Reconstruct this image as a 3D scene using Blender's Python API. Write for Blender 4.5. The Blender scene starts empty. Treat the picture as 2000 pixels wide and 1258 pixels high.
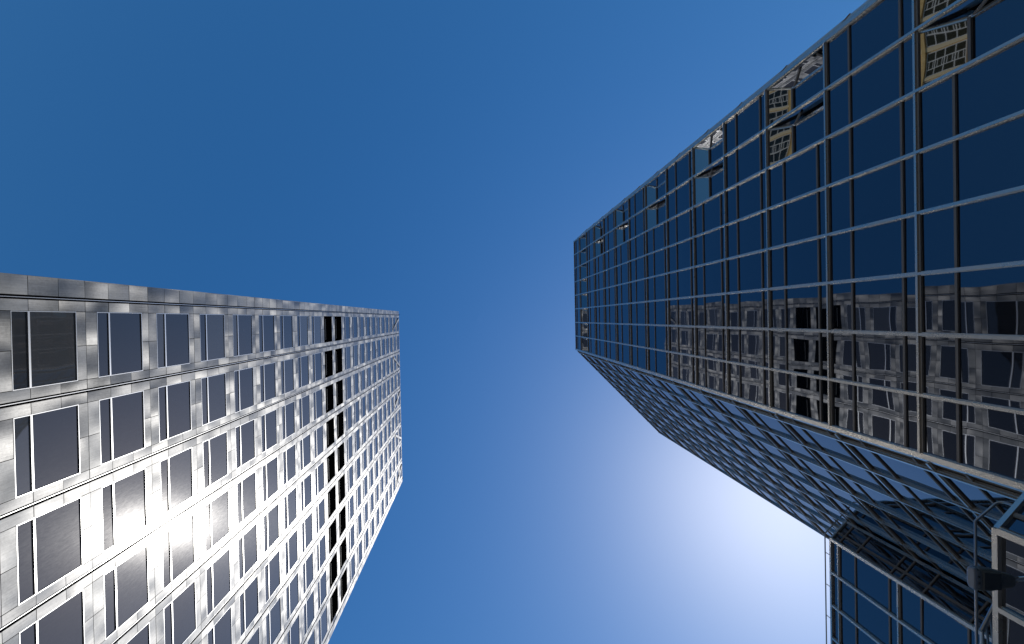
import bpy, math, random
import numpy as np
from mathutils import Vector, Matrix
random.seed(7)
scene = bpy.context.scene
C = scene.collection

# ------------------------------------------------------------------ camera, sky, sun
CAMZ = 1.6                                   # eye height; facade heights below are measured from the eye
cd = bpy.data.cameras.new('camera'); cam = bpy.data.objects.new('camera', cd); C.objects.link(cam)
cd.sensor_width = 36.0; cd.lens = 944.0 / 2000.0 * 36.0; cd.clip_start = 0.1; cd.clip_end = 4000
f, cx, cy = 944.0, 1000.0, 629.0
u_ = np.array([932.0 - cx, 623.0 - cy, f]); u_ /= np.linalg.norm(u_)      # zenith seen at pixel (932, 623)
ey = np.array([0.01936657, 0.99978242, 0.0077496]); ey -= u_ * (ey @ u_); ey /= np.linalg.norm(ey)
ex = np.cross(ey, u_); R = np.array([ex, ey, u_])
M = Matrix.Identity(4)
for i in range(3):
    M[i][0] = R[i, 0]; M[i][1] = -R[i, 1]; M[i][2] = -R[i, 2]
M[2][3] = CAMZ
cam.matrix_world = M
scene.camera = cam

SUN = Vector((0.510, 0.318, 0.799)).normalized()
el = math.asin(SUN.z); az = math.atan2(SUN.x, SUN.y)
world = bpy.data.worlds.new('World'); scene.world = world; world.use_nodes = True
nt = world.node_tree; nt.nodes.clear()
sky = nt.nodes.new('ShaderNodeTexSky'); sky.sky_type = 'NISHITA'; sky.sun_disc = False
sky.sun_elevation = el; sky.sun_rotation = az
sky.altitude = 0; sky.air_density = 2.0; sky.dust_density = 0.88; sky.ozone_density = 10.0
bg = nt.nodes.new('ShaderNodeBackground'); bg.inputs['Strength'].default_value = 0.094
wo = nt.nodes.new('ShaderNodeOutputWorld')
hs = nt.nodes.new('ShaderNodeHueSaturation'); hs.inputs['Saturation'].default_value = 1.24; hs.inputs['Hue'].default_value = 0.504
nt.links.new(sky.outputs[0], hs.inputs['Color']); nt.links.new(hs.outputs[0], bg.inputs[0]); nt.links.new(bg.outputs[0], wo.inputs[0])
sl = bpy.data.lights.new('sun', 'SUN'); sl.energy = 2.15; sl.angle = math.radians(0.53); sl.color = (1.0, 0.96, 0.9)
so = bpy.data.objects.new('sun', sl); C.objects.link(so)
so.rotation_euler = SUN.to_track_quat('Z', 'Y').to_euler(); so.location = (20, 20, 150)
scene.view_settings.view_transform = 'Standard'; scene.view_settings.look = 'None'
scene.view_settings.exposure = 0.0; scene.view_settings.gamma = 1.0
scene.view_settings.use_curve_mapping = False
scene.render.engine = 'CYCLES'
scene.cycles.max_bounces = 8; scene.cycles.glossy_bounces = 6; scene.cycles.diffuse_bounces = 3

# ------------------------------------------------------------------ materials
def mat(name, base=(.5, .5, .5), rough=.5, metal=0.0, ior=1.5, tint=None, coat=0.0, coat_rough=.1, anis=0.0):
    m = bpy.data.materials.new(name); m.use_nodes = True
    n = m.node_tree; b = n.nodes['Principled BSDF']
    b.inputs['Base Color'].default_value = (*base, 1); b.inputs['Roughness'].default_value = rough
    b.inputs['Metallic'].default_value = metal; b.inputs['IOR'].default_value = ior
    if tint: b.inputs['Specular Tint'].default_value = (*tint, 1)
    b.inputs['Coat Weight'].default_value = coat; b.inputs['Coat Roughness'].default_value = coat_rough
    b.inputs['Anisotropic'].default_value = anis
    return m, n, b
def N(n, t, **kw):
    x = n.nodes.new(t)
    for k, v in kw.items():
        if k in x.inputs: x.inputs[k].default_value = v
        else: setattr(x, k, v)
    return x
def pos_noise(n, scale, detail=2.0, stretch=None, rough=.5):
    g = N(n, 'ShaderNodeNewGeometry'); t = N(n, 'ShaderNodeTexNoise'); t.inputs['Scale'].default_value = scale
    t.inputs['Detail'].default_value = detail; t.inputs['Roughness'].default_value = rough
    if stretch:
        mp = N(n, 'ShaderNodeMapping'); mp.inputs['Scale'].default_value = stretch
        n.links.new(g.outputs['Position'], mp.inputs['Vector']); n.links.new(mp.outputs[0], t.inputs['Vector'])
    else: n.links.new(g.outputs['Position'], t.inputs['Vector'])
    return t
def ramp(n, src, a, b, lo=0.0, hi=1.0):
    r = N(n, 'ShaderNodeMapRange'); r.inputs['From Min'].default_value = lo; r.inputs['From Max'].default_value = hi
    r.inputs['To Min'].default_value = a; r.inputs['To Max'].default_value = b
    n.links.new(src, r.inputs['Value']); return r.outputs[0]
def mth(n, op, a, b):
    m = N(n, 'ShaderNodeMath', operation=op)
    for i, s in enumerate((a, b)):
        if isinstance(s, (int, float)): m.inputs[i].default_value = s
        else: n.links.new(s, m.inputs[i])
    return m.outputs[0]
def bump(n, b, h, dist, strength=1.0, prev=None, sock='Normal'):
    bp = N(n, 'ShaderNodeBump'); bp.inputs['Distance'].default_value = dist; bp.inputs['Strength'].default_value = strength
    n.links.new(h, bp.inputs['Height'])
    if prev: n.links.new(prev, bp.inputs['Normal'])
    n.links.new(bp.outputs[0], b.inputs[sock]); return bp.outputs[0]

# brushed steel cladding of the left tower: every sheet has its own finish, streaks and slight dents
m_steel, n, b = mat('brushed_steel', (.6, .6, .6), .46, 1.0, coat=.34, coat_rough=.17)
gi = N(n, 'ShaderNodeNewGeometry'); oi = N(n, 'ShaderNodeObjectInfo')
rnd = mth(n, 'FRACT', mth(n, 'ADD', gi.outputs['Random Per Island'], mth(n, 'MULTIPLY', oi.outputs['Random'], 7.31)), 0.0)
off = N(n, 'ShaderNodeCombineXYZ'); n.links.new(mth(n, 'MULTIPLY', rnd, 57.0), off.inputs[0]); n.links.new(mth(n, 'MULTIPLY', rnd, 91.0), off.inputs[2])
shp = N(n, 'ShaderNodeVectorMath', operation='ADD'); n.links.new(gi.outputs['Position'], shp.inputs[0]); n.links.new(off.outputs[0], shp.inputs[1])
def sheet_noise(scale, detail, stretch, rough):
    mp = N(n, 'ShaderNodeMapping'); mp.inputs['Scale'].default_value = stretch; n.links.new(shp.outputs[0], mp.inputs['Vector'])
    t = N(n, 'ShaderNodeTexNoise'); t.inputs['Scale'].default_value = scale; t.inputs['Detail'].default_value = detail; t.inputs['Roughness'].default_value = rough
    n.links.new(mp.outputs[0], t.inputs['Vector']); return t.outputs[0]
blot = sheet_noise(.6, 1.2, (1, 1.2, 1.0), .5); streak = sheet_noise(5.0, 5.0, (1, 5, .22), .7); spot = sheet_noise(9.0, 4.0, (1, 1, 1), .6)
v = mth(n, 'ADD', ramp(n, rnd, .15, .225), mth(n, 'ADD', ramp(n, blot, -.04, .04, .3, .7), mth(n, 'ADD', ramp(n, streak, -.04, .04, .25, .75), ramp(n, spot, -.02, .02, .3, .7))))
cmb = N(n, 'ShaderNodeCombineColor')
n.links.new(v, cmb.inputs[0]); n.links.new(mth(n, 'MULTIPLY', v, .995), cmb.inputs[1]); n.links.new(mth(n, 'MULTIPLY', v, .975), cmb.inputs[2])
n.links.new(cmb.outputs[0], b.inputs['Base Color'])
n.links.new(mth(n, 'ADD', ramp(n, blot, .45, .55, .3, .7), ramp(n, rnd, -.04, .04)), b.inputs['Roughness'])
dent = sheet_noise(.55, 0.0, (1, 1.3, .9), .5)
p0 = bump(n, b, dent, .25, 1.0)
bump(n, b, streak, .002, .4, p0)

m_recess, n, b = mat('dark_recess', (.012, .012, .013), .8)
m_frame, n, b = mat('satin_frame', (.72, .72, .71), .32, 1.0)
m_black, n, b = mat('black_louvre', (.006, .006, .007), .8)
b.inputs['Specular IOR Level'].default_value = 0.0
m_bar, n, b = mat('grey_bar', (.09, .09, .085), .5)

def glass(name, base, ior, tint, wave, tall, rough=.015, coat=0.0, coat_rough=.2):
    m, n, b = mat(name, base, rough, 0.0, ior, tint, coat, coat_rough)
    a = pos_noise(n, .42, 1.0, (1, 1, tall)); mp = a.inputs['Vector'].links[0].from_node      # every pane bows its own way
    g = N(n, 'ShaderNodeNewGeometry'); oi = N(n, 'ShaderNodeObjectInfo'); cb = N(n, 'ShaderNodeCombineXYZ')
    r_ = mth(n, 'ADD', mth(n, 'MULTIPLY', oi.outputs['Random'], 37.0), mth(n, 'MULTIPLY', g.outputs['Random Per Island'], 53.0))
    for i_ in (0, 2): n.links.new(r_, cb.inputs[i_])
    ad = N(n, 'ShaderNodeVectorMath', operation='ADD'); n.links.new(g.outputs['Position'], ad.inputs[0]); n.links.new(cb.outputs[0], ad.inputs[1])
    n.links.new(ad.outputs[0], mp.inputs['Vector']); bump(n, b, a.outputs[0], wave)
    return m, n, b
m_glassL, n, b = glass('grey_glass', (.022, .024, .028), 2.15, (.84, .68, .59), .010, 1.0, .02, .25, .19)
oi = N(n, 'ShaderNodeObjectInfo'); gg = N(n, 'ShaderNodeNewGeometry'); rr = mth(n, 'FRACT', mth(n, 'ADD', oi.outputs['Random'], gg.outputs['Random Per Island']), 0.0)
rr = mth(n, 'POWER', rr, 3.0); cc = N(n, 'ShaderNodeCombineColor')
for i_, (lo_, hi_) in enumerate(((.014, .085), (.015, .086), (.018, .090))): n.links.new(ramp(n, rr, lo_, hi_), cc.inputs[i_])
n.links.new(cc.outputs[0], b.inputs['Base Color'])
dirt = pos_noise(n, 7.0, 6.0, (1, 2.5, .5), .75)
n.links.new(ramp(n, dirt.outputs[0], .08, .18, .35, .75), b.inputs['Coat Weight'])
m_glassR, n, b = glass('blue_mirror_glass', (.004, .006, .010), 2.4, (.86, .90, 1.0), .0085, .8)
m_glassV, n, b = glass('clear_reflective_glass', (.004, .005, .006), 3.6, (1, 1, 1), .022, .8)
m_silver, n, b = mat('anodised_silver', (.72, .665, .59), .32, .75)
s = pos_noise(n, 2.2, 3.0, (1, 1, .5)); n.links.new(ramp(n, s.outputs[0], .20, .38, .3, .7), b.inputs['Roughness'])
m_bronze, n, b = mat('bronze_transom', (.30, .235, .185), .5, .2)
m_trim, n, b = mat('weathered_trim', (.52, .48, .42), .45, .25)
s = pos_noise(n, 1.6, 4.0, (1, 1, .3)); n.links.new(ramp(n, s.outputs[0], .30, .60, .3, .7), b.inputs['Roughness'])
m_core, n, b = mat('dark_core', (.01, .01, .011), .9)
m_roofing, n, b = mat('roofing', (.18, .18, .17), .9)
m_pipe, n, b = mat('galvanised_pipe', (.42, .42, .43), .38, 1.0)
m_lamp, n, b = mat('lamp_housing', (.13, .135, .135), .45, .2)
s = pos_noise(n, 14, 4); n.links.new(ramp(n, s.outputs[0], .35, .6), b.inputs['Roughness'])
m_lens, n, b = mat('lamp_lens', (.08, .085, .085), .2, 0, 1.5)
m_cap, n, b = mat('lamp_cap', (.26, .27, .30), .4, .3)
m_asphalt, n, b = mat('asphalt', (.05, .05, .052), .9)
s = pos_noise(n, 3, 6); cr = N(n, 'ShaderNodeCombineColor'); vv = ramp(n, s.outputs[0], .035, .075, .3, .7)
for i in range(3): n.links.new(vv, cr.inputs[i])
n.links.new(cr.outputs[0], b.inputs['Base Color'])
m_paving, n, b = mat('paving', (.28, .27, .25), .85)
s = pos_noise(n, 6, 6); cr = N(n, 'ShaderNodeCombineColor'); vv = ramp(n, s.outputs[0], .22, .34, .3, .7)
for i in range(3): n.links.new(vv, cr.inputs[i])
n.links.new(cr.outputs[0], b.inputs['Base Color'])
m_kerb, n, b = mat('kerb_stone', (.36, .35, .33), .85)
m_paint, n, b = mat('road_paint', (.75, .75, .73), .7)
m_stone, n, b = mat('ochre_stone', (.62, .47, .24), .8)
s = pos_noise(n, 1.5, 5); br = N(n, 'ShaderNodeMix', data_type='RGBA'); br.inputs[6].default_value = (.62, .42, .15, 1); br.inputs[7].default_value = (.78, .57, .26, 1)
n.links.new(ramp(n, s.outputs[0], 0, 1, .3, .7), br.inputs[0]); n.links.new(br.outputs[2], b.inputs['Base Color'])
m_pale, n, b = mat('pale_stone', (.72, .60, .38), .8)
m_darkwin, n, b = mat('dark_window', (.01, .012, .012), .08, 0, 1.5)
m_sash, n, b = mat('white_sash', (.7, .7, .67), .5)

# ------------------------------------------------------------------ helpers
class MB:
    """collects boxes and polygons into ONE mesh"""
    def __init__(s): s.v = []; s.f = []
    def hexa(s, p):
        i = len(s.v); s.v += [tuple(q) for q in p]
        s.f += [(i, i+3, i+2, i+1), (i+4, i+5, i+6, i+7), (i, i+1, i+5, i+4), (i+1, i+2, i+6, i+5), (i+2, i+3, i+7, i+6), (i+3, i, i+4, i+7)]
    def box(s, a, b_):
        (x0, y0, z0), (x1, y1, z1) = a, b_
        s.hexa([(x0, y0, z0), (x1, y0, z0), (x1, y1, z0), (x0, y1, z0), (x0, y0, z1), (x1, y0, z1), (x1, y1, z1), (x0, y1, z1)])
    def prism(s, pts, z0, z1):
        i = len(s.v); k = len(pts)
        s.v += [(x, y, z0) for x, y in pts] + [(x, y, z1) for x, y in pts]
        s.f += [tuple(range(i + k - 1, i - 1, -1)), tuple(range(i + k, i + 2 * k))]
        s.f += [(i + j, i + (j + 1) % k, i + k + (j + 1) % k, i + k + j) for j in range(k)]
    def tube(s, pts, r, seg=10):
        P = [Vector(p) for p in pts]; rings = []
        for j, p in enumerate(P):
            d = ((P[min(j + 1, len(P) - 1)] - p).normalized() if j < len(P) - 1 else Vector()) + ((p - P[j - 1]).normalized() if j > 0 else Vector())
            d.normalize(); a = d.orthogonal() if j == 0 else (rings[-1][1] - d * rings[-1][1].dot(d)); a.normalize(); c = d.cross(a)
            rr = r[j] if isinstance(r, (list, tuple)) else r
            i0 = len(s.v)
            for q in range(seg):
                t = 2 * math.pi * q / seg; s.v.append(tuple(p + a * rr * math.cos(t) + c * rr * math.sin(t)))
            rings.append((i0, a))
        for (i0, _), (i1, _) in zip(rings, rings[1:]):
            s.f += [(i0 + q, i0 + (q + 1) % seg, i1 + (q + 1) % seg, i1 + q) for q in range(seg)]
        s.f.append(tuple(range(rings[0][0] + seg - 1, rings[0][0] - 1, -1))); s.f.append(tuple(range(rings[-1][0], rings[-1][0] + seg)))
    def mesh(s, name, m):
        me = bpy.data.meshes.new(name); me.from_pydata(s.v, [], s.f); me.materials.append(m); me.update(); return me
    def build(s, name, m, parent=None, smooth=False):
        # vertices are given in world metres; a child's mesh is stored relative to its parent's base
        if parent is not None:
            o3 = world_of(parent); s.v = [(x - o3.x, y - o3.y, z - o3.z) for x, y, z in s.v]
        me = s.mesh(name, m)
        if smooth:
            for p in me.polygons: p.use_smooth = True
        return put(name, me, parent)
def world_of(o):
    v = Vector(o.location)
    while o.parent: o = o.parent; v += Vector(o.location)
    return v
def put(name, data, parent=None):
    o = bpy.data.objects.new(name, data); C.objects.link(o)
    if parent is not None: o.parent = parent
    return o
def empty(name, loc, label, cat, group=None, parent=None):
    o = bpy.data.objects.new(name, None); C.objects.link(o); o.location = loc; o.empty_display_size = .5
    if label: o['label'] = label
    if cat: o['category'] = cat
    if group: o['group'] = group
    return o
def tag(o, label=None, cat=None, group=None, kind=None):
    for k, val in (('label', label), ('category', cat), ('group', group), ('kind', kind)):
        if val: o[k] = val
    return o

class Face:
    """a vertical facade: u metres along it, d metres out of it, z above the eye"""
    def __init__(s, o, ang_dir, flip=False):
        s.o = Vector((o[0], o[1], 0)); s.t = Vector((ang_dir[0], ang_dir[1], 0)).normalized()
        s.n = Vector((s.t.y, -s.t.x, 0)) * (-1 if flip else 1)
    def p(s, u, d, z): return s.o + s.t * u + s.n * d + Vector((0, 0, z + CAMZ))
    def box(s, mb, u0, u1, d0, d1, z0, z1):
        mb.hexa([s.p(u0, d0, z0), s.p(u1, d0, z0), s.p(u1, d1, z0), s.p(u0, d1, z0), s.p(u0, d0, z1), s.p(u1, d0, z1), s.p(u1, d1, z1), s.p(u0, d1, z1)])
UNIT = {}
def unit(name, m):
    """one shared 1 m cube mesh per name and material"""
    if (name, m.name) not in UNIT:
        b_ = MB(); b_.box((-.5, -.5, -.5), (.5, .5, .5)); UNIT[(name, m.name)] = b_.mesh(name, m)
    return UNIT[(name, m.name)]
def slab(face, name, m, parent, u0, u1, d0, d1, z0, z1, tilt=0.0, owner=None):
    """an object of its own: shared cube, placed on the facade, with a tiny out-of-plane tilt"""
    o = put(name, unit(name, m), owner[0] if owner else parent)
    c = face.p((u0 + u1) / 2, (d0 + d1) / 2, (z0 + z1) / 2) - (world_of(parent) if parent else Vector())
    X, Y, Z = face.t, face.n, Vector((0, 0, 1))
    rot = Matrix((X, Y, Z)).transposed()
    if rot.determinant() < 0: rot = Matrix((-X, Y, Z)).transposed()
    if tilt: rot = rot @ Matrix.Rotation(random.gauss(0, tilt), 3, 'X') @ Matrix.Rotation(random.gauss(0, tilt), 3, 'Z')
    m4 = Matrix.Translation(c) @ rot.to_4x4() @ Matrix.Diagonal((u1 - u0, d1 - d0, z1 - z0, 1))
    o.matrix_local = owner[1].inverted() @ m4 if owner else m4
    return o
def tilted_box(face, mb, u0, u1, d0, d1, z0, z1, tilt):
    a = random.gauss(0, tilt) * (z1 - z0) / 2; c = random.gauss(0, tilt) * (u1 - u0) / 2
    q = lambda uu, dd, zz: face.p(uu, dd + (a if zz == z1 else -a) + (c if uu == u1 else -c), zz)
    mb.hexa([q(u0, d0, z0), q(u1, d0, z0), q(u1, d1, z0), q(u0, d1, z0), q(u0, d0, z1), q(u1, d0, z1), q(u1, d1, z1), q(u0, d1, z1)])

# ------------------------------------------------------------------ the ground
mb = MB(); mb.box((-900, -900, -.5), (900, 900, -.13)); tag(mb.build('ground', m_asphalt), kind='structure')
mb = MB(); mb.box((-6.5, -300, -.126), (4.0, 300, -.12)); tag(mb.build('road', m_asphalt), kind='structure')
mb = MB(); mb.box((4.2, -300, -.13), (80, 300, -.004)); tag(mb.build('pavement', m_paving), kind='structure')
mb = MB(); mb.box((-80, -300, -.13), (-6.7, 300, -.004)); tag(mb.build('pavement', m_paving), kind='structure')
for x in (4.0, -6.7):
    mb = MB(); mb.box((x, -300, -.13), (x + .2, 300, 0)); tag(mb.build('kerb', m_kerb), kind='structure')
for k in range(-6, 7):
    mb = MB(); mb.box((-1.35, k * 9 - 2, -.117), (-1.2, k * 9 + 2, -.114)); tag(mb.build('road_marking', m_paint), kind='structure')

# ------------------------------------------------------------------ left tower: steel cladding, 9 bays
DL = 16.9; FH = 3.997; MW = 3.92; Y0 = -1.15; NB = 9; SW = .83
ZJ = lambda k: DL * 1.3129 + FH * k            # floor joints above the eye
KTOP = 21; KBOT = -5
ZROOF = ZJ(KTOP)
YA, YB = Y0 - SW, Y0 + NB * MW + SW
tower = empty('office_tower', (-DL, (YA + YB) / 2, 0), 'tall office tower clad in brushed steel panels with a grid of grey windows', 'tower')
FL = Face((-DL, 0), (0, 1))                    # u = world y, normal = +x
assert FL.n.x > 0
mb = MB(); mb.box((-DL - 30, YA + .05, 0), (-DL - .35, YB - .05, ZROOF + CAMZ - .1)); mb.build('core_wall', m_recess, tower)
mb = MB(); mb.box((-DL - 30, YA + .02, ZROOF + CAMZ - .06), (-DL - .02, YB - .02, ZROOF + CAMZ + .05)); mb.build('roof_cap', m_steel, tower)
W0, W1 = .52, MW - .48; H0, H1, HM = .156 * FH, .877 * FH, FH / 3
G = .012; RC = .075
def cam_px(P):
    d = Vector(P) - Vector((0, 0, CAMZ)); v = R.T @ np.array(d)
    return (cx + f * v[0] / v[2], cy + f * v[1] / v[2]) if v[2] > .1 else (1e5, 1e5)
panels = []                                    # (u0, u1, z0, z1)
windows = []
for k in range(KBOT, KTOP):
    z = ZJ(k)
    for t in range(3):
        za, zb = z + t * FH / 3, z + (t + 1) * FH / 3
        panels.append((YA, Y0 - RC, za, zb)); panels.append((Y0 + NB * MW + RC, YB, za, zb))
    for c in range(NB):
        u = Y0 + c * MW
        for t in range(3):
            za, zb = z + t * FH / 3, z + (t + 1) * FH / 3
            panels.append((u + RC, u + W0, za, zb)); panels.append((u + W1, u + MW - RC, za, zb))
        um = u + (W0 + W1) / 2
        for a_, b2 in ((u + W0, um), (um, u + W1)):
            panels.append((a_, b2, z, z + H0)); panels.append((a_, b2, z + H1, z + FH))
        windows.append((k, c, u + W0, u + W1, z + H0, z + H1, z + HM))
def seen(u, z):
    x, y = cam_px(FL.p(u, 0, z)); return -60 < x < 2060 and -60 < y < 1330
def size_px(p):
    return (p[1] - p[0]) * (p[3] - p[2]) / (((p[2] + p[3]) / 2) ** 3 + 1) if seen((p[0] + p[1]) / 2, (p[2] + p[3]) / 2) else 0
order = sorted(range(len(panels)), key=lambda i: -size_px(panels[i]))
single = set(order[:300])
rest = MB()
for i, (u0, u1, z0, z1) in enumerate(panels):
    dd = random.uniform(-.004, .004)
    if i in single: slab(FL, 'panel', m_steel, tower, u0 + G, u1 - G, -.05, dd, z0 + G, z1 - G, .0025)
    else: tilted_box(FL, rest, u0 + G, u1 - G, -.05, dd, z0 + G, z1 - G, .0025)
tag(rest.build('panel', m_steel, tower), kind='stuff')
bk = MB(); FL.box(bk, YA + .03, YB - .03, -.34, -.30, -1.6, ZROOF - .1); bk.build('backing_wall', m_recess, tower)
# sides of the corner columns and the lining between the sheets and the wall
for c in range(NB + 1):                        # vertical recess between the bays, with a thin steel fin in it
    u = Y0 + c * MW
    mb = MB(); FL.box(mb, u - .09, u + .09, -.28, -.20, -1.6, ZROOF - .02); mb.build('recess_joint', m_recess, tower)
    mb = MB(); FL.box(mb, u - .012, u + .012, -.19, -.05, -1.6, ZROOF - .02); mb.build('fin', m_frame, tower)
# window frames: two shared meshes, placed per window
def window_frame(w, h, hm, louvre):
    b_ = MB(); t = .028; d0, d1 = -.16, .008
    def B(u0, u1, z0, z1, a=d0, e=d1): b_.box((u0, a, z0), (u1, e, z1))
    B(0, t, 0, h); B(w - t, w, 0, h); B(t, w - t, 0, t); B(t, w - t, h - t, h)
    if not louvre: B(t, w - t, hm - .042, hm + .042, -.13, .012)
    return b_.mesh('window', m_black if louvre else m_frame)
hw, hh, hm = W1 - W0, H1 - H0, HM - H0
fr = window_frame(hw, hh, hm, False); frl = window_frame(hw, hh, hm, True)
lv = MB(); lv.box((.035, -.22, .035), (hw - .035, -.20, hh - .035))
for q in range(9): lv.box((.04, -.19, .12 + q * .31), (hw - .04, -.12, .15 + q * .31))
lv = lv.mesh('louvre', m_black)
lb = MB(); lb.box((.3, -.11, .70), (hw - .25, -.06, .75)); lb = lb.mesh('bar', m_bar)
windows.sort(key=lambda w: (not seen((w[2] + w[3]) / 2, (w[4] + w[5]) / 2), w[0]))
prest = MB(); nw = 0; wrest = MB()
base = world_of(tower)
ROT = Matrix(((0, 1, 0), (1, 0, 0), (0, 0, 1)))   # u->y, d->x
for (k, c, u0, u1, z0, z1, zm) in windows:
    lou = k in (8, 9)
    vis = seen((u0 + u1) / 2, (z0 + z1) / 2)
    if not vis and k < 0 and not (u0 < 30): continue
    o = put('window', frl if lou else fr, tower)
    wm = Matrix.Translation(FL.p(u0, 0, z0) - base) @ ROT.to_4x4(); o.matrix_local = wm
    if lou:
        l_ = put('louvre', lv, o); b2 = put('bar', lb, o)
    else:
        for za, zb in ((z0 + .028, zm - .042), (zm + .042, z1 - .028)):
            if nw < 300:
                slab(FL, 'pane', m_glassL, tower, u0 + .036, u1 - .036, -.050, -.030, za, zb, .004, (o, wm)); nw += 1
            else: tilted_box(FL, prest, u0 + .036, u1 - .036, -.050, -.030, za, zb, .004)
if prest.v: tag(prest.build('pane', m_glassL, tower), kind='stuff')
# diagonal wind braces in front of the top storeys at the far corner
zt = ZJ(KTOP - 2)
for c, (ua, ub) in ((0, (.75, .2)), (2, (.2, .8)), (4, (.75, .2)), (6, (.2, .8)), (8, (.8, .25))):
    u = Y0 + c * MW; za, zb = zt + .35, ZJ(KTOP) - .5
    A = FL.p(u + ua * MW, .03, za); B2 = FL.p(u + ub * MW, .03, zb)
    mb = MB(); w = .22
    T = Vector((0, 1, 0)) * w
    mb.hexa([A - T, A + T, A + T + FL.n * .07, A - T + FL.n * .07, B2 - T, B2 + T, B2 + T + FL.n * .07, B2 - T + FL.n * .07])
    mb.build('brace', m_steel, tower)
for u in (YA + .75, YB - .55):                  # small lightning-rod brackets on the roof edge
    mb = MB(); FL.box(mb, u - .12, u + .12, -.1, .02, ZROOF + .06, ZROOF + .5); FL.box(mb, u - .04, u + .04, -.06, -.02, ZROOF + .5, ZROOF + 1.3); mb.build('roof_bracket', m_black, tower)
# side walls of the tower with the same sheets (joined: only a step to the side shows them)
for yy, sgn in ((YA, -1), (YB, 1)):
    FS = Face((-DL, yy), (-1, 0), flip=(sgn < 0)); sd = MB(); sg = MB()
    if FS.n.y * sgn < 0: FS.n = -FS.n
    for k in range(KBOT, KTOP):
        z = ZJ(k)
        for c in range(7):
            u = .9 + c * 4.1
            for a_, b2, z0, z1 in ((u, u + .5, z, z + FH), (u + 3.5, u + 4.08, z, z + FH), (u + .5, u + 3.5, z, z + H0), (u + .5, u + 3.5, z + H1, z + FH)):
                FS.box(sd, a_ + G, b2 - G, -.04, 0, z0 + G, z1 - G)
            FS.box(sg, u + .5, u + 3.5, -.05, -.045, z + H0, z + H1)
        FS.box(sd, .0, .88, -.04, 0, z + G, z + FH - G)
    tag(sd.build('side_panel', m_steel, tower), kind='stuff'); tag(sg.build('side_pane', m_glassL, tower), kind='stuff')

# ------------------------------------------------------------------ right tower: mirror glass, faceted plan
DA = 12.825
LV = [-4, -3, -2, -1, 0, 1, 2, 3, 4, 5.11, 6.23, 7.34, 8.46, 9.58, 10.66, 11.70, 12.74, 13.66]
ZL = [DA * (1.026 + .2807 * q) for q in LV]
ZTOP = ZL[-1]
PA0, PA1 = Vector((DA, -9.82, 0)), Vector((DA, 4.20, 0))
PB1 = Vector((23.73, 15.44, 0))
gt = empty('glass_tower', (DA + 8, 0, 0), 'dark blue mirror glass tower with silver mullions and faceted corner', 'tower')
FA = Face(PA0, (0, 1), flip=True); FB = Face(PA1, PB1 - PA1, flip=True)
assert FA.n.x < 0 and FB.n.x < 0
LA, LB = (PA1 - PA0).length, (PB1 - PA1).length
# plan of the whole block: short chamfer at the far end of A, then back
PC = Vector((DA + .92, -9.82 - 1.02, 0))
plan = [(PA0 + Vector((.60, .05, 0))), (PA1 + Vector((.60, -.1, 0))), (PB1 + Vector((.3, -.3, 0))), Vector((30, 15.3, 0)), Vector((40, 6, 0)), Vector((40, -9, 0)), Vector((34, -10.3, 0)), PC + Vector((.4, .2, 0))]
mb = MB(); mb.prism([(p.x, p.y) for p in plan], 0, ZTOP + CAMZ - .15); mb.build('core_wall', m_core, gt)
mb = MB(); mb.prism([(p.x, p.y) for p in plan], ZTOP + CAMZ - .13, ZTOP + CAMZ - .05); mb.build('roof', m_roofing, gt)

def mullion(face, u, z0, z1, parent, w=.075, d=.12, m=None):
    mb = MB(); face.box(mb, u - w / 2, u + w / 2, -.03, d, z0, z1); face.box(mb, u - w / 2 - .025, u - w / 2 - .001, -.03, .05, z0, z1); face.box(mb, u + w / 2 + .001, u + w / 2 + .025, -.03, .05, z0, z1)
    return mb.build('mullion', m or m_silver, parent)
def floor_bar(face, u0, u1, z, parent):          # silver floor transom with a dark underside lip
    mb = MB(); face.box(mb, u0, u1, -.03, .09, z - .035, z + .035); o = mb.build('floor_transom', m_silver, parent)
    mb = MB(); face.box(mb, u0, u1, -.03, .055, z - .11, z - .036); mb.build('lip', m_bronze, parent)
def transom(face, u0, u1, z, parent):
    mb = MB(); face.box(mb, u0, u1, -.03, .045, z - .036, z + .036); mb.build('transom', m_bronze, parent)

panes = []                                        # face, u0, u1, z0, z1
us_A = [LA * i / 8 for i in range(9)]
us_B = [.0, .62] + [.62 + 1.61 * i for i in range(1, 10)]
us_B[-1] = LB
BOX = {(-1, 0), (1, 2), (3, 4), (5.11, 6.23), (7.34, 8.46), (9.58, 10.66)}
def levels(i):
    z0, z1 = ZL[i], ZL[i + 1]; tall = LV[i + 1] - LV[i] > 1.05
    return z0, z1, z0 + (.125 if tall else .137) * (z1 - z0), z0 + (.63 if tall else .69) * (z1 - z0)
boxes = []
for i in range(len(ZL) - 1):
    z0, z1, za, zb = levels(i)
    isbox = (LV[i], LV[i + 1]) in BOX; top = LV[i] == 11.70
    for c in range(8):
        if (isbox and c < 2) or top: boxes.append((c, z0, z1, top))
        else:
            for a_, b2 in ((z0, za), (za, zb), (zb, z1)): panes.append((FA, us_A[c], us_A[c + 1], a_, b2))
    for c in range(1, len(us_B) - 1):
        for a_, b2 in ((z0, za), (za, zb), (zb, z1)): panes.append((FB, us_B[c], us_B[c + 1], a_, b2))
    c0 = us_A[2] if isbox else 0.0
    if not top:
        transom(FA, c0, LA, za, gt); transom(FA, c0, LA, zb, gt)
    transom(FB, .3, LB, za, gt); transom(FB, .3, LB, zb, gt)
    floor_bar(FA, 0, LA, z1, gt); floor_bar(FB, .3, LB, z1, gt)
for u in us_A: mullion(FA, u, -1.6, ZTOP + .05, gt, .08 if 0 < u < LA - .01 else .15)
for u in us_B[1:]: mullion(FB, u, -1.6, ZTOP + .05, gt)
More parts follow.
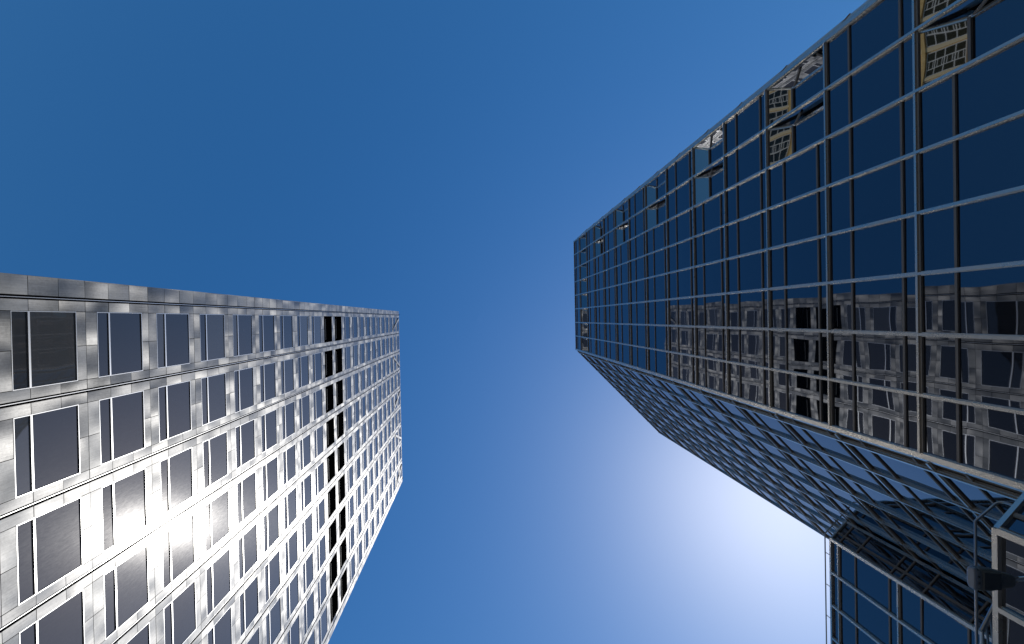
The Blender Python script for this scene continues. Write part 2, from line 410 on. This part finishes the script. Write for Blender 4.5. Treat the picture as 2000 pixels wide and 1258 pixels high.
# folded corner post between the two facets
mb = MB(); FB.box(mb, .08, .30, -.25, .02, -1.6, ZTOP); mb.build('corner_post', m_silver, gt)
mb = MB(); FB.box(mb, .31, .60, -.30, -.06, -1.6, ZTOP); mb.build('corner_slot', m_bronze, gt)
for z in ZL[1:]:
    mb = MB(); FB.box(mb, .31, .56, -.05, .05, z - .06, z + .06); mb.build('corner_bracket', m_bronze, gt)
def pane_px(face, u0, u1, z0, z1):
    um, zm = (u0 + u1) / 2, (z0 + z1) / 2
    pts = [cam_px(face.p(a, 0, b_)) for a, b_ in ((u0, z0), (u1, z0), (u1, z1), (u0, z1))]
    x, y = cam_px(face.p(um, 0, zm))
    if zm < 2 or not (-100 < x < 2100 and -100 < y < 1360): return 0
    return abs(sum(pts[i][0] * pts[(i + 1) % 4][1] - pts[(i + 1) % 4][0] * pts[i][1] for i in range(4))) / 2
order = sorted(range(len(panes)), key=lambda i: -pane_px(*panes[i])); single = set(order[:300])
rest = MB()
for i, (fc, u0, u1, z0, z1) in enumerate(panes):
    if i in single: slab(fc, 'pane', m_glassR, gt, u0 + .03, u1 - .03, -.03, -.005, z0 + .02, z1 - .02, .0025)
    else: tilted_box(fc, rest, u0 + .03, u1 - .03, -.03, -.005, z0 + .02, z1 - .02, .0025)
tag(rest.build('pane', m_glassR, gt), kind='stuff')
# recessed vent bays: a leaning upper pane, a set-back lower pane, a splayed reveal with a stay bar
for c, z0, z1, top in boxes:
    drop, dep, spl = (1.6, .45, .30) if top else (1.12, .40, .48 if c == 0 else .26)
    ua, ub = us_A[c] + .06, us_A[c + 1] - .06; us = ua + spl; zq = z1 - .06 - drop; zt_ = z1 - .06
    bay = put('vent_bay', None, gt); bay.location = FA.p((ua + ub) / 2, 0, z0) - world_of(gt); bay.empty_display_size = .3
    P = FA.p; e = Vector((0, 0, .02))
    mb = MB(); back = FA.n * -.02
    q = [P(ua, 0, zt_), P(ub, 0, zt_), P(ub, -dep, zq), P(us, -dep, zq)]
    mb.hexa([p + back for p in q] + q); mb.build('leaning_pane', m_glassV, bay)
    mb = MB(); FA.box(mb, us, ub, -dep - .02, -dep, z0, zq - .06); mb.build('pane', m_glassR, bay)
    mb = MB(); q = [P(ua, 0, z0), P(us, -dep, z0), P(us, -dep, zq), P(ua, 0, zt_)]; n_ = (FA.t * -.02)
    mb.hexa([p + n_ for p in q] + q); mb.build('reveal', m_glassR, bay)
    mb = MB(); FA.box(mb, us, ub, -dep - .01, -dep + .07, zq - .06, zq + .03); mb.build('bay_transom', m_bronze, bay)
    mb = MB(); FA.box(mb, us - .045, us + .045, -dep - .01, -dep + .06, z0, zq); mb.tube([P(ua + .02, .0, zt_ - .03), P(us, -dep + .02, zq)], .045, 6); mb.build('bay_frame', m_silver, bay)
    if c < 2 and not top:
        mb = MB(); mb.tube([P(ua + .12, -.06, z1 - 2.1), P(us, -dep + .02, zq - .1)], .045, 6); mb.build('stay_bar', m_bronze, bay)
        if c == 0: mb = MB(); mb.tube([P(ua + .1, -.02, z0 + .5), P(us, -dep + .02, z0 + .2)], .045, 6); mb.build('stay_bar', m_bronze, bay)
# short chamfer beyond the far end of facet A, with its cover strip
FCh = Face(PA0, PC - PA0); LC = (PC - PA0).length
if FCh.n.x > 0: FCh.n = -FCh.n
mb = MB(); FCh.box(mb, .09, LC, -.2, -.02, -1.6, ZTOP - .35); mb.build('chamfer_panel', m_trim, gt)
mb = MB()
for z in ZL[1:-1]: FCh.box(mb, .12, LC + .03, -.15, .015, z - .03, z + .03)
mb.build('chamfer_joint', m_bronze, gt)
mb = MB(); FCh.box(mb, .45, .62, -.02, .06, -1.6, ZTOP - .3); mb.build('cover_strip', m_trim, gt)
# end post of facet B and the walls behind
mb = MB(); FB.box(mb, LB + .06, LB + .30, -.4, .03, -1.6, ZTOP - .2); mb.build('end_post', m_silver, gt)
mb = MB(); FA.box(mb, -.05, LA + .05, -.2, .03, ZTOP + .06, ZTOP + .2); mb.build('roof_cap', m_bronze, gt)
mb = MB(); FB.box(mb, .1, LB, -.2, .03, ZTOP + .06, ZTOP + .2); mb.build('roof_cap', m_bronze, gt)

# ------------------------------------------------------------------ lower glass wings on the right
def wing(name, label, cat, X, Yc, Yend, ztop, diag, floors, first, back):
    w = empty(name, (X + 2, (Yc + Yend) / 2, 0), label, cat)
    P0 = Vector((X, Yc, 0)); F1 = Face(P0, (0, 1), flip=True); F2 = Face(P0, (1, -1))
    if F2.n.x > 0: F2.n = -F2.n
    L1 = Yend - Yc; t = diag * math.sqrt(2)
    pl = [(X + .25, Yc + .1), (X + .25, Yend), (X + back, Yend), (X + back, Yc), (X + diag + .25, Yc - diag + .1)]
    mb = MB(); mb.prism(pl, 0, ztop + CAMZ - .12); mb.build('core_wall', m_core, w)
    mb = MB(); mb.prism(pl, ztop + CAMZ - .1, ztop + CAMZ - .04); mb.build('roof', m_roofing, w)
    zs = []; z = first
    while z > 1.0: zs.append(z); z -= floors
    nb = int(L1 / 1.7525); us = [1.7525 * i for i in range(nb + 1)]
    mb = MB(); F1.box(mb, -.04, L1, -.03, .10, ztop - .12, ztop + .0); mb.build('roof_edge', m_silver, w)
    mb = MB(); F2.box(mb, .0, t, -.03, .09, ztop - .12, ztop - .01); mb.build('roof_edge', m_silver, w)
    for i, u in enumerate(us): mullion(F1, u, -1.6, ztop - .13, w, .11 if i else .15)
    mullion(F2, .35 * t, -1.6, ztop - .13, w, .06, .06, m_bronze)
    mullion(F2, t - .1, -1.6, ztop - .13, w, .08, .06)
    lv_ = [ztop] ; bars = []
    for z in zs: bars += [(z, 1), (z - .31 * floors, 0), (z - .863 * floors, 0)]
    edges = [ztop - .1] + [q[0] for q in bars]
    for z, k in bars:
        if k: floor_bar(F1, 0, L1, z, w)
        else: transom(F1, 0, L1, z, w)
        transom(F2, .05, t, z, w)
    rest = MB(); cand = []
    for a_, b2 in zip(edges, edges[1:]):
        for i in range(nb): cand.append((F1, us[i], us[i + 1], b2, a_))
        for a2, c2 in ((.03, .35 * t), (.35 * t, t)): cand.append((F2, a2, c2, b2, a_))
    for q in cand:
        if pane_px(*q) > 60: slab(q[0], 'pane', m_glassR, w, q[1] + .03, q[2] - .03, -.03, -.005, q[3] + .02, q[4] - .02, .004)
        else: tilted_box(q[0], rest, q[1] + .03, q[2] - .03, -.03, -.005, q[3] + .02, q[4] - .02, .004)
    if rest.v: tag(rest.build('pane', m_glassR, w), kind='stuff')
    return w, F1, F2
wc, _, _ = wing('glass_wing', 'lower glass wing behind the tower corner with a thin roof railing', 'building', 18.6, 12.09, 60.0, 24.45, .93, 3.6, 23.87, 9.0)
we, _, _ = wing('entrance_block', 'low glass entrance block beside the tower foot, reflecting steel panels', 'building', 11.61, 4.98, 12.2, 10.1, .96, 3.6, 9.2, 4.5)
# safety rails on the two roofs
def bend(pts, r=.35, n=5):
    out = [Vector(pts[0])]
    for a, b_, c in zip(pts, pts[1:], pts[2:]):
        a, b_, c = Vector(a), Vector(b_), Vector(c); p = b_ + (a - b_).normalized() * r; q = b_ + (c - b_).normalized() * r
        for i in range(n + 1):
            t = i / n; out.append(p * (1 - t) ** 2 + b_ * 2 * t * (1 - t) + q * t * t)
    return out + [Vector(pts[-1])]
zr = 25.5 + CAMZ
rail = put('railing', None, wc); rail.location = Vector((19.08, 12.3, zr - 1.1)) - world_of(wc)
mb = MB(); mb.tube([(19.06, 60, zr), (19.06, 12.31, zr), (19.85, 11.55, zr)], .035, 8); mb.build('rail', m_pipe, rail)
mb = MB(); mb.tube([(19.12, 60, zr - .5), (19.12, 12.34, zr - .5), (19.85, 11.6, zr - .5)], .018, 8); mb.build('rail', m_pipe, rail)
for i in range(14):
    y = 13.35 + i * 1.7525
    mb = MB(); mb.tube([(19.06, y, zr), (19.10, y, zr - 1.1)], .022, 6); mb.build('post', m_pipe, rail)
ze = 11.2 + CAMZ
rail = put('railing', None, we); rail.location = Vector((12.33, 5.3, ze - 1.1)) - world_of(we)
mb = MB(); mb.tube([(12.33, 12.2, ze), (12.33, 5.3, ze)] + bend([(12.33, 5.3, ze), (12.99, 4.81, ze), (12.99, 4.81, ze - 1.1)], .18)[1:], .034, 12); mb.build('rail', m_pipe, rail, True)
for y in (9.4, 11.9):
    mb = MB(); mb.tube([(12.33, y, ze), (12.36, y, ze - 1.1)], .024, 8); mb.build('post', m_pipe, rail)
# small steel ladder frame standing on the entrance roof
lf = empty('ladder_frame', (13.2, 8.2, 10.1 + CAMZ - .04), 'small slanted steel frame with thin bars above the entrance block roof', 'frame')
zf = 11.5 + CAMZ
mb = MB(); mb.tube([(13.20, 7.58, zf), (12.80, 8.28, zf)], .05, 8); mb.build('rail', m_pipe, lf)
for a_, b2 in (((12.80, 8.28), (12.84, 9.6)), ((12.90, 8.12), (13.03, 9.5)), ((13.02, 7.9), (13.16, 9.4)), ((13.12, 7.72), (13.26, 9.3))):
    mb = MB(); mb.tube([(*a_, zf - .03), (*b2, zf - .03)], .03, 6); mb.build('bar', m_pipe, lf)
for p in ((13.2, 7.58), (12.84, 9.6), (13.26, 9.3)):
    mb = MB(); mb.tube([(*p, 10.06 + CAMZ), (*p, zf - .03)], .03, 6); mb.build('leg', m_pipe, lf)

# ------------------------------------------------------------------ street lamp whose head leans in at the lower right
zl = 7.0 + CAMZ
lamp = empty('street_lamp', (10.4, 4.3, 0), 'grey street lamp head on a thin arm in front of the entrance block', 'street lamp')
mb = MB(); mb.tube([(10.4, 4.3, 0), (10.4, 4.3, 5.2), (10.4, 4.3, zl - .5)], [.10, .075, .06], 14); mb.build('pole', m_pipe, lamp, True)
mb = MB(); mb.tube(bend([(10.4, 4.3, zl - .5), (10.38, 4.3, zl + .06), (8.3, 4.28, zl + .03)], .4), .035, 12); mb.build('arm', m_pipe, lamp, True)
def shell(prof, cyf, name, m):                     # rounded housing lofted along x: (x, half width, up, down)
    mb = MB(); rings = []
    for x, hw_, up, dn in prof:
        i0 = len(mb.v)
        for t in range(20):
            a = 2 * math.pi * t / 20; ca, sa = math.cos(a), math.sin(a)
            mb.v.append((x, cyf(x) + hw_ * math.copysign(abs(ca) ** .55, ca), zl + (up if sa > 0 else dn) * math.copysign(abs(sa) ** .6, sa)))
        rings.append(i0)
    for a, b_ in zip(rings, rings[1:]): mb.f += [(a + q, a + (q + 1) % 20, b_ + (q + 1) % 20, b_ + q) for q in range(20)]
    mb.f += [tuple(rings[0] + q for q in range(19, -1, -1)), tuple(rings[-1] + q for q in range(20))]
    return mb.build(name, m, lamp)
cyf = lambda x: 4.205 + .12 * (x - 7.64)
shell([(8.34, .075, .05, .03), (8.30, .10, .07, .04), (8.10, .135, .09, .055), (8.09, .145, .10, .06), (7.90, .175, .11, .065), (7.74, .18, .11, .065), (7.71, .165, .10, .055)], cyf, 'housing', m_lamp)
mb = MB(); mb.hexa([(7.76, 4.08, zl - .085), (8.04, 4.12, zl - .085), (8.04, 4.37, zl - .085), (7.76, 4.35, zl - .085), (7.74, 4.06, zl - .05), (8.07, 4.11, zl - .05), (8.07, 4.38, zl - .05), (7.74, 4.37, zl - .05)]); mb.build('lens', m_lens, lamp)
shell([(7.685, .175, .10, .055), (7.67, .18, .10, .055), (7.65, .17, .09, .045), (7.64, .15, .07, .03)], cyf, 'end_cap', m_cap)
for q in range(3):
    mb = MB(); mb.box((7.683, 4.075 + q * .10, zl - .06), (7.712, 4.14 + q * .10, zl - .03)); mb.build('clip', m_frame, lamp)
for q in (-1, 1):
    mb = MB(); mb.tube([(8.30, 4.285 + q * .05, zl), (8.46, 4.29 + q * .035, zl + .03)], .015, 6); mb.build('bracket_pin', m_pipe, lamp)

# ------------------------------------------------------------------ ochre stone building off the frame, seen in the leaning panes
sb = empty('stone_building', (-47, -40, 0), 'ochre stone building with white sash windows, mirrored in the vent panes', 'building')
mb = MB(); mb.box((-66, -62, 0), (-46.3, -20, 43)); mb.build('wall', m_stone, sb)
FS = Face((-46.3, -62), (0, 1))
if FS.n.x < 0: FS.n = -FS.n
mb = MB(); mb.box((-66.4, -62.4, 43), (-45.6, -19.6, 44.2)); mb.build('cornice', m_pale, sb)
for k in range(9):
    for c in range(11):
        u0 = .7 + c * 3.8; z0 = 2 + k * 4.4
        wd = MB(); FS.box(wd, u0, u0 + 3.0, -.05, .05, z0, z0 + 3.5); w_ = wd.build('window', m_darkwin, sb)
        fr_ = MB()
        for q in (0, 1, 2, 3): FS.box(fr_, u0 + q * 1.0 - .05, u0 + q * 1.0 + .05, .051, .12, z0, z0 + 3.5)
        for q in range(5): FS.box(fr_, u0, u0 + 3.0, .051, .10, z0 + q * .875 - .04, z0 + q * .875 + .04)
        for q in range(8): FS.box(fr_, u0 + 1.05, u0 + 1.95, .052, .09, z0 + .2 + q * .4375 - .03, z0 + .2 + q * .4375 + .03)
        me = fr_.build('sash', m_sash, sb); me.parent = w_
    mb = MB(); FS.box(mb, 0, 42, .0, .35, 2 + k * 4.4 - .7, 2 + k * 4.4 - .3); mb.build('string_course', m_stone, sb)
for c in range(12):
    mb = MB(); FS.box(mb, c * 3.8 + .0, c * 3.8 + .5, .0, .22, -1.6, 41); mb.build('pilaster', m_pale, sb)
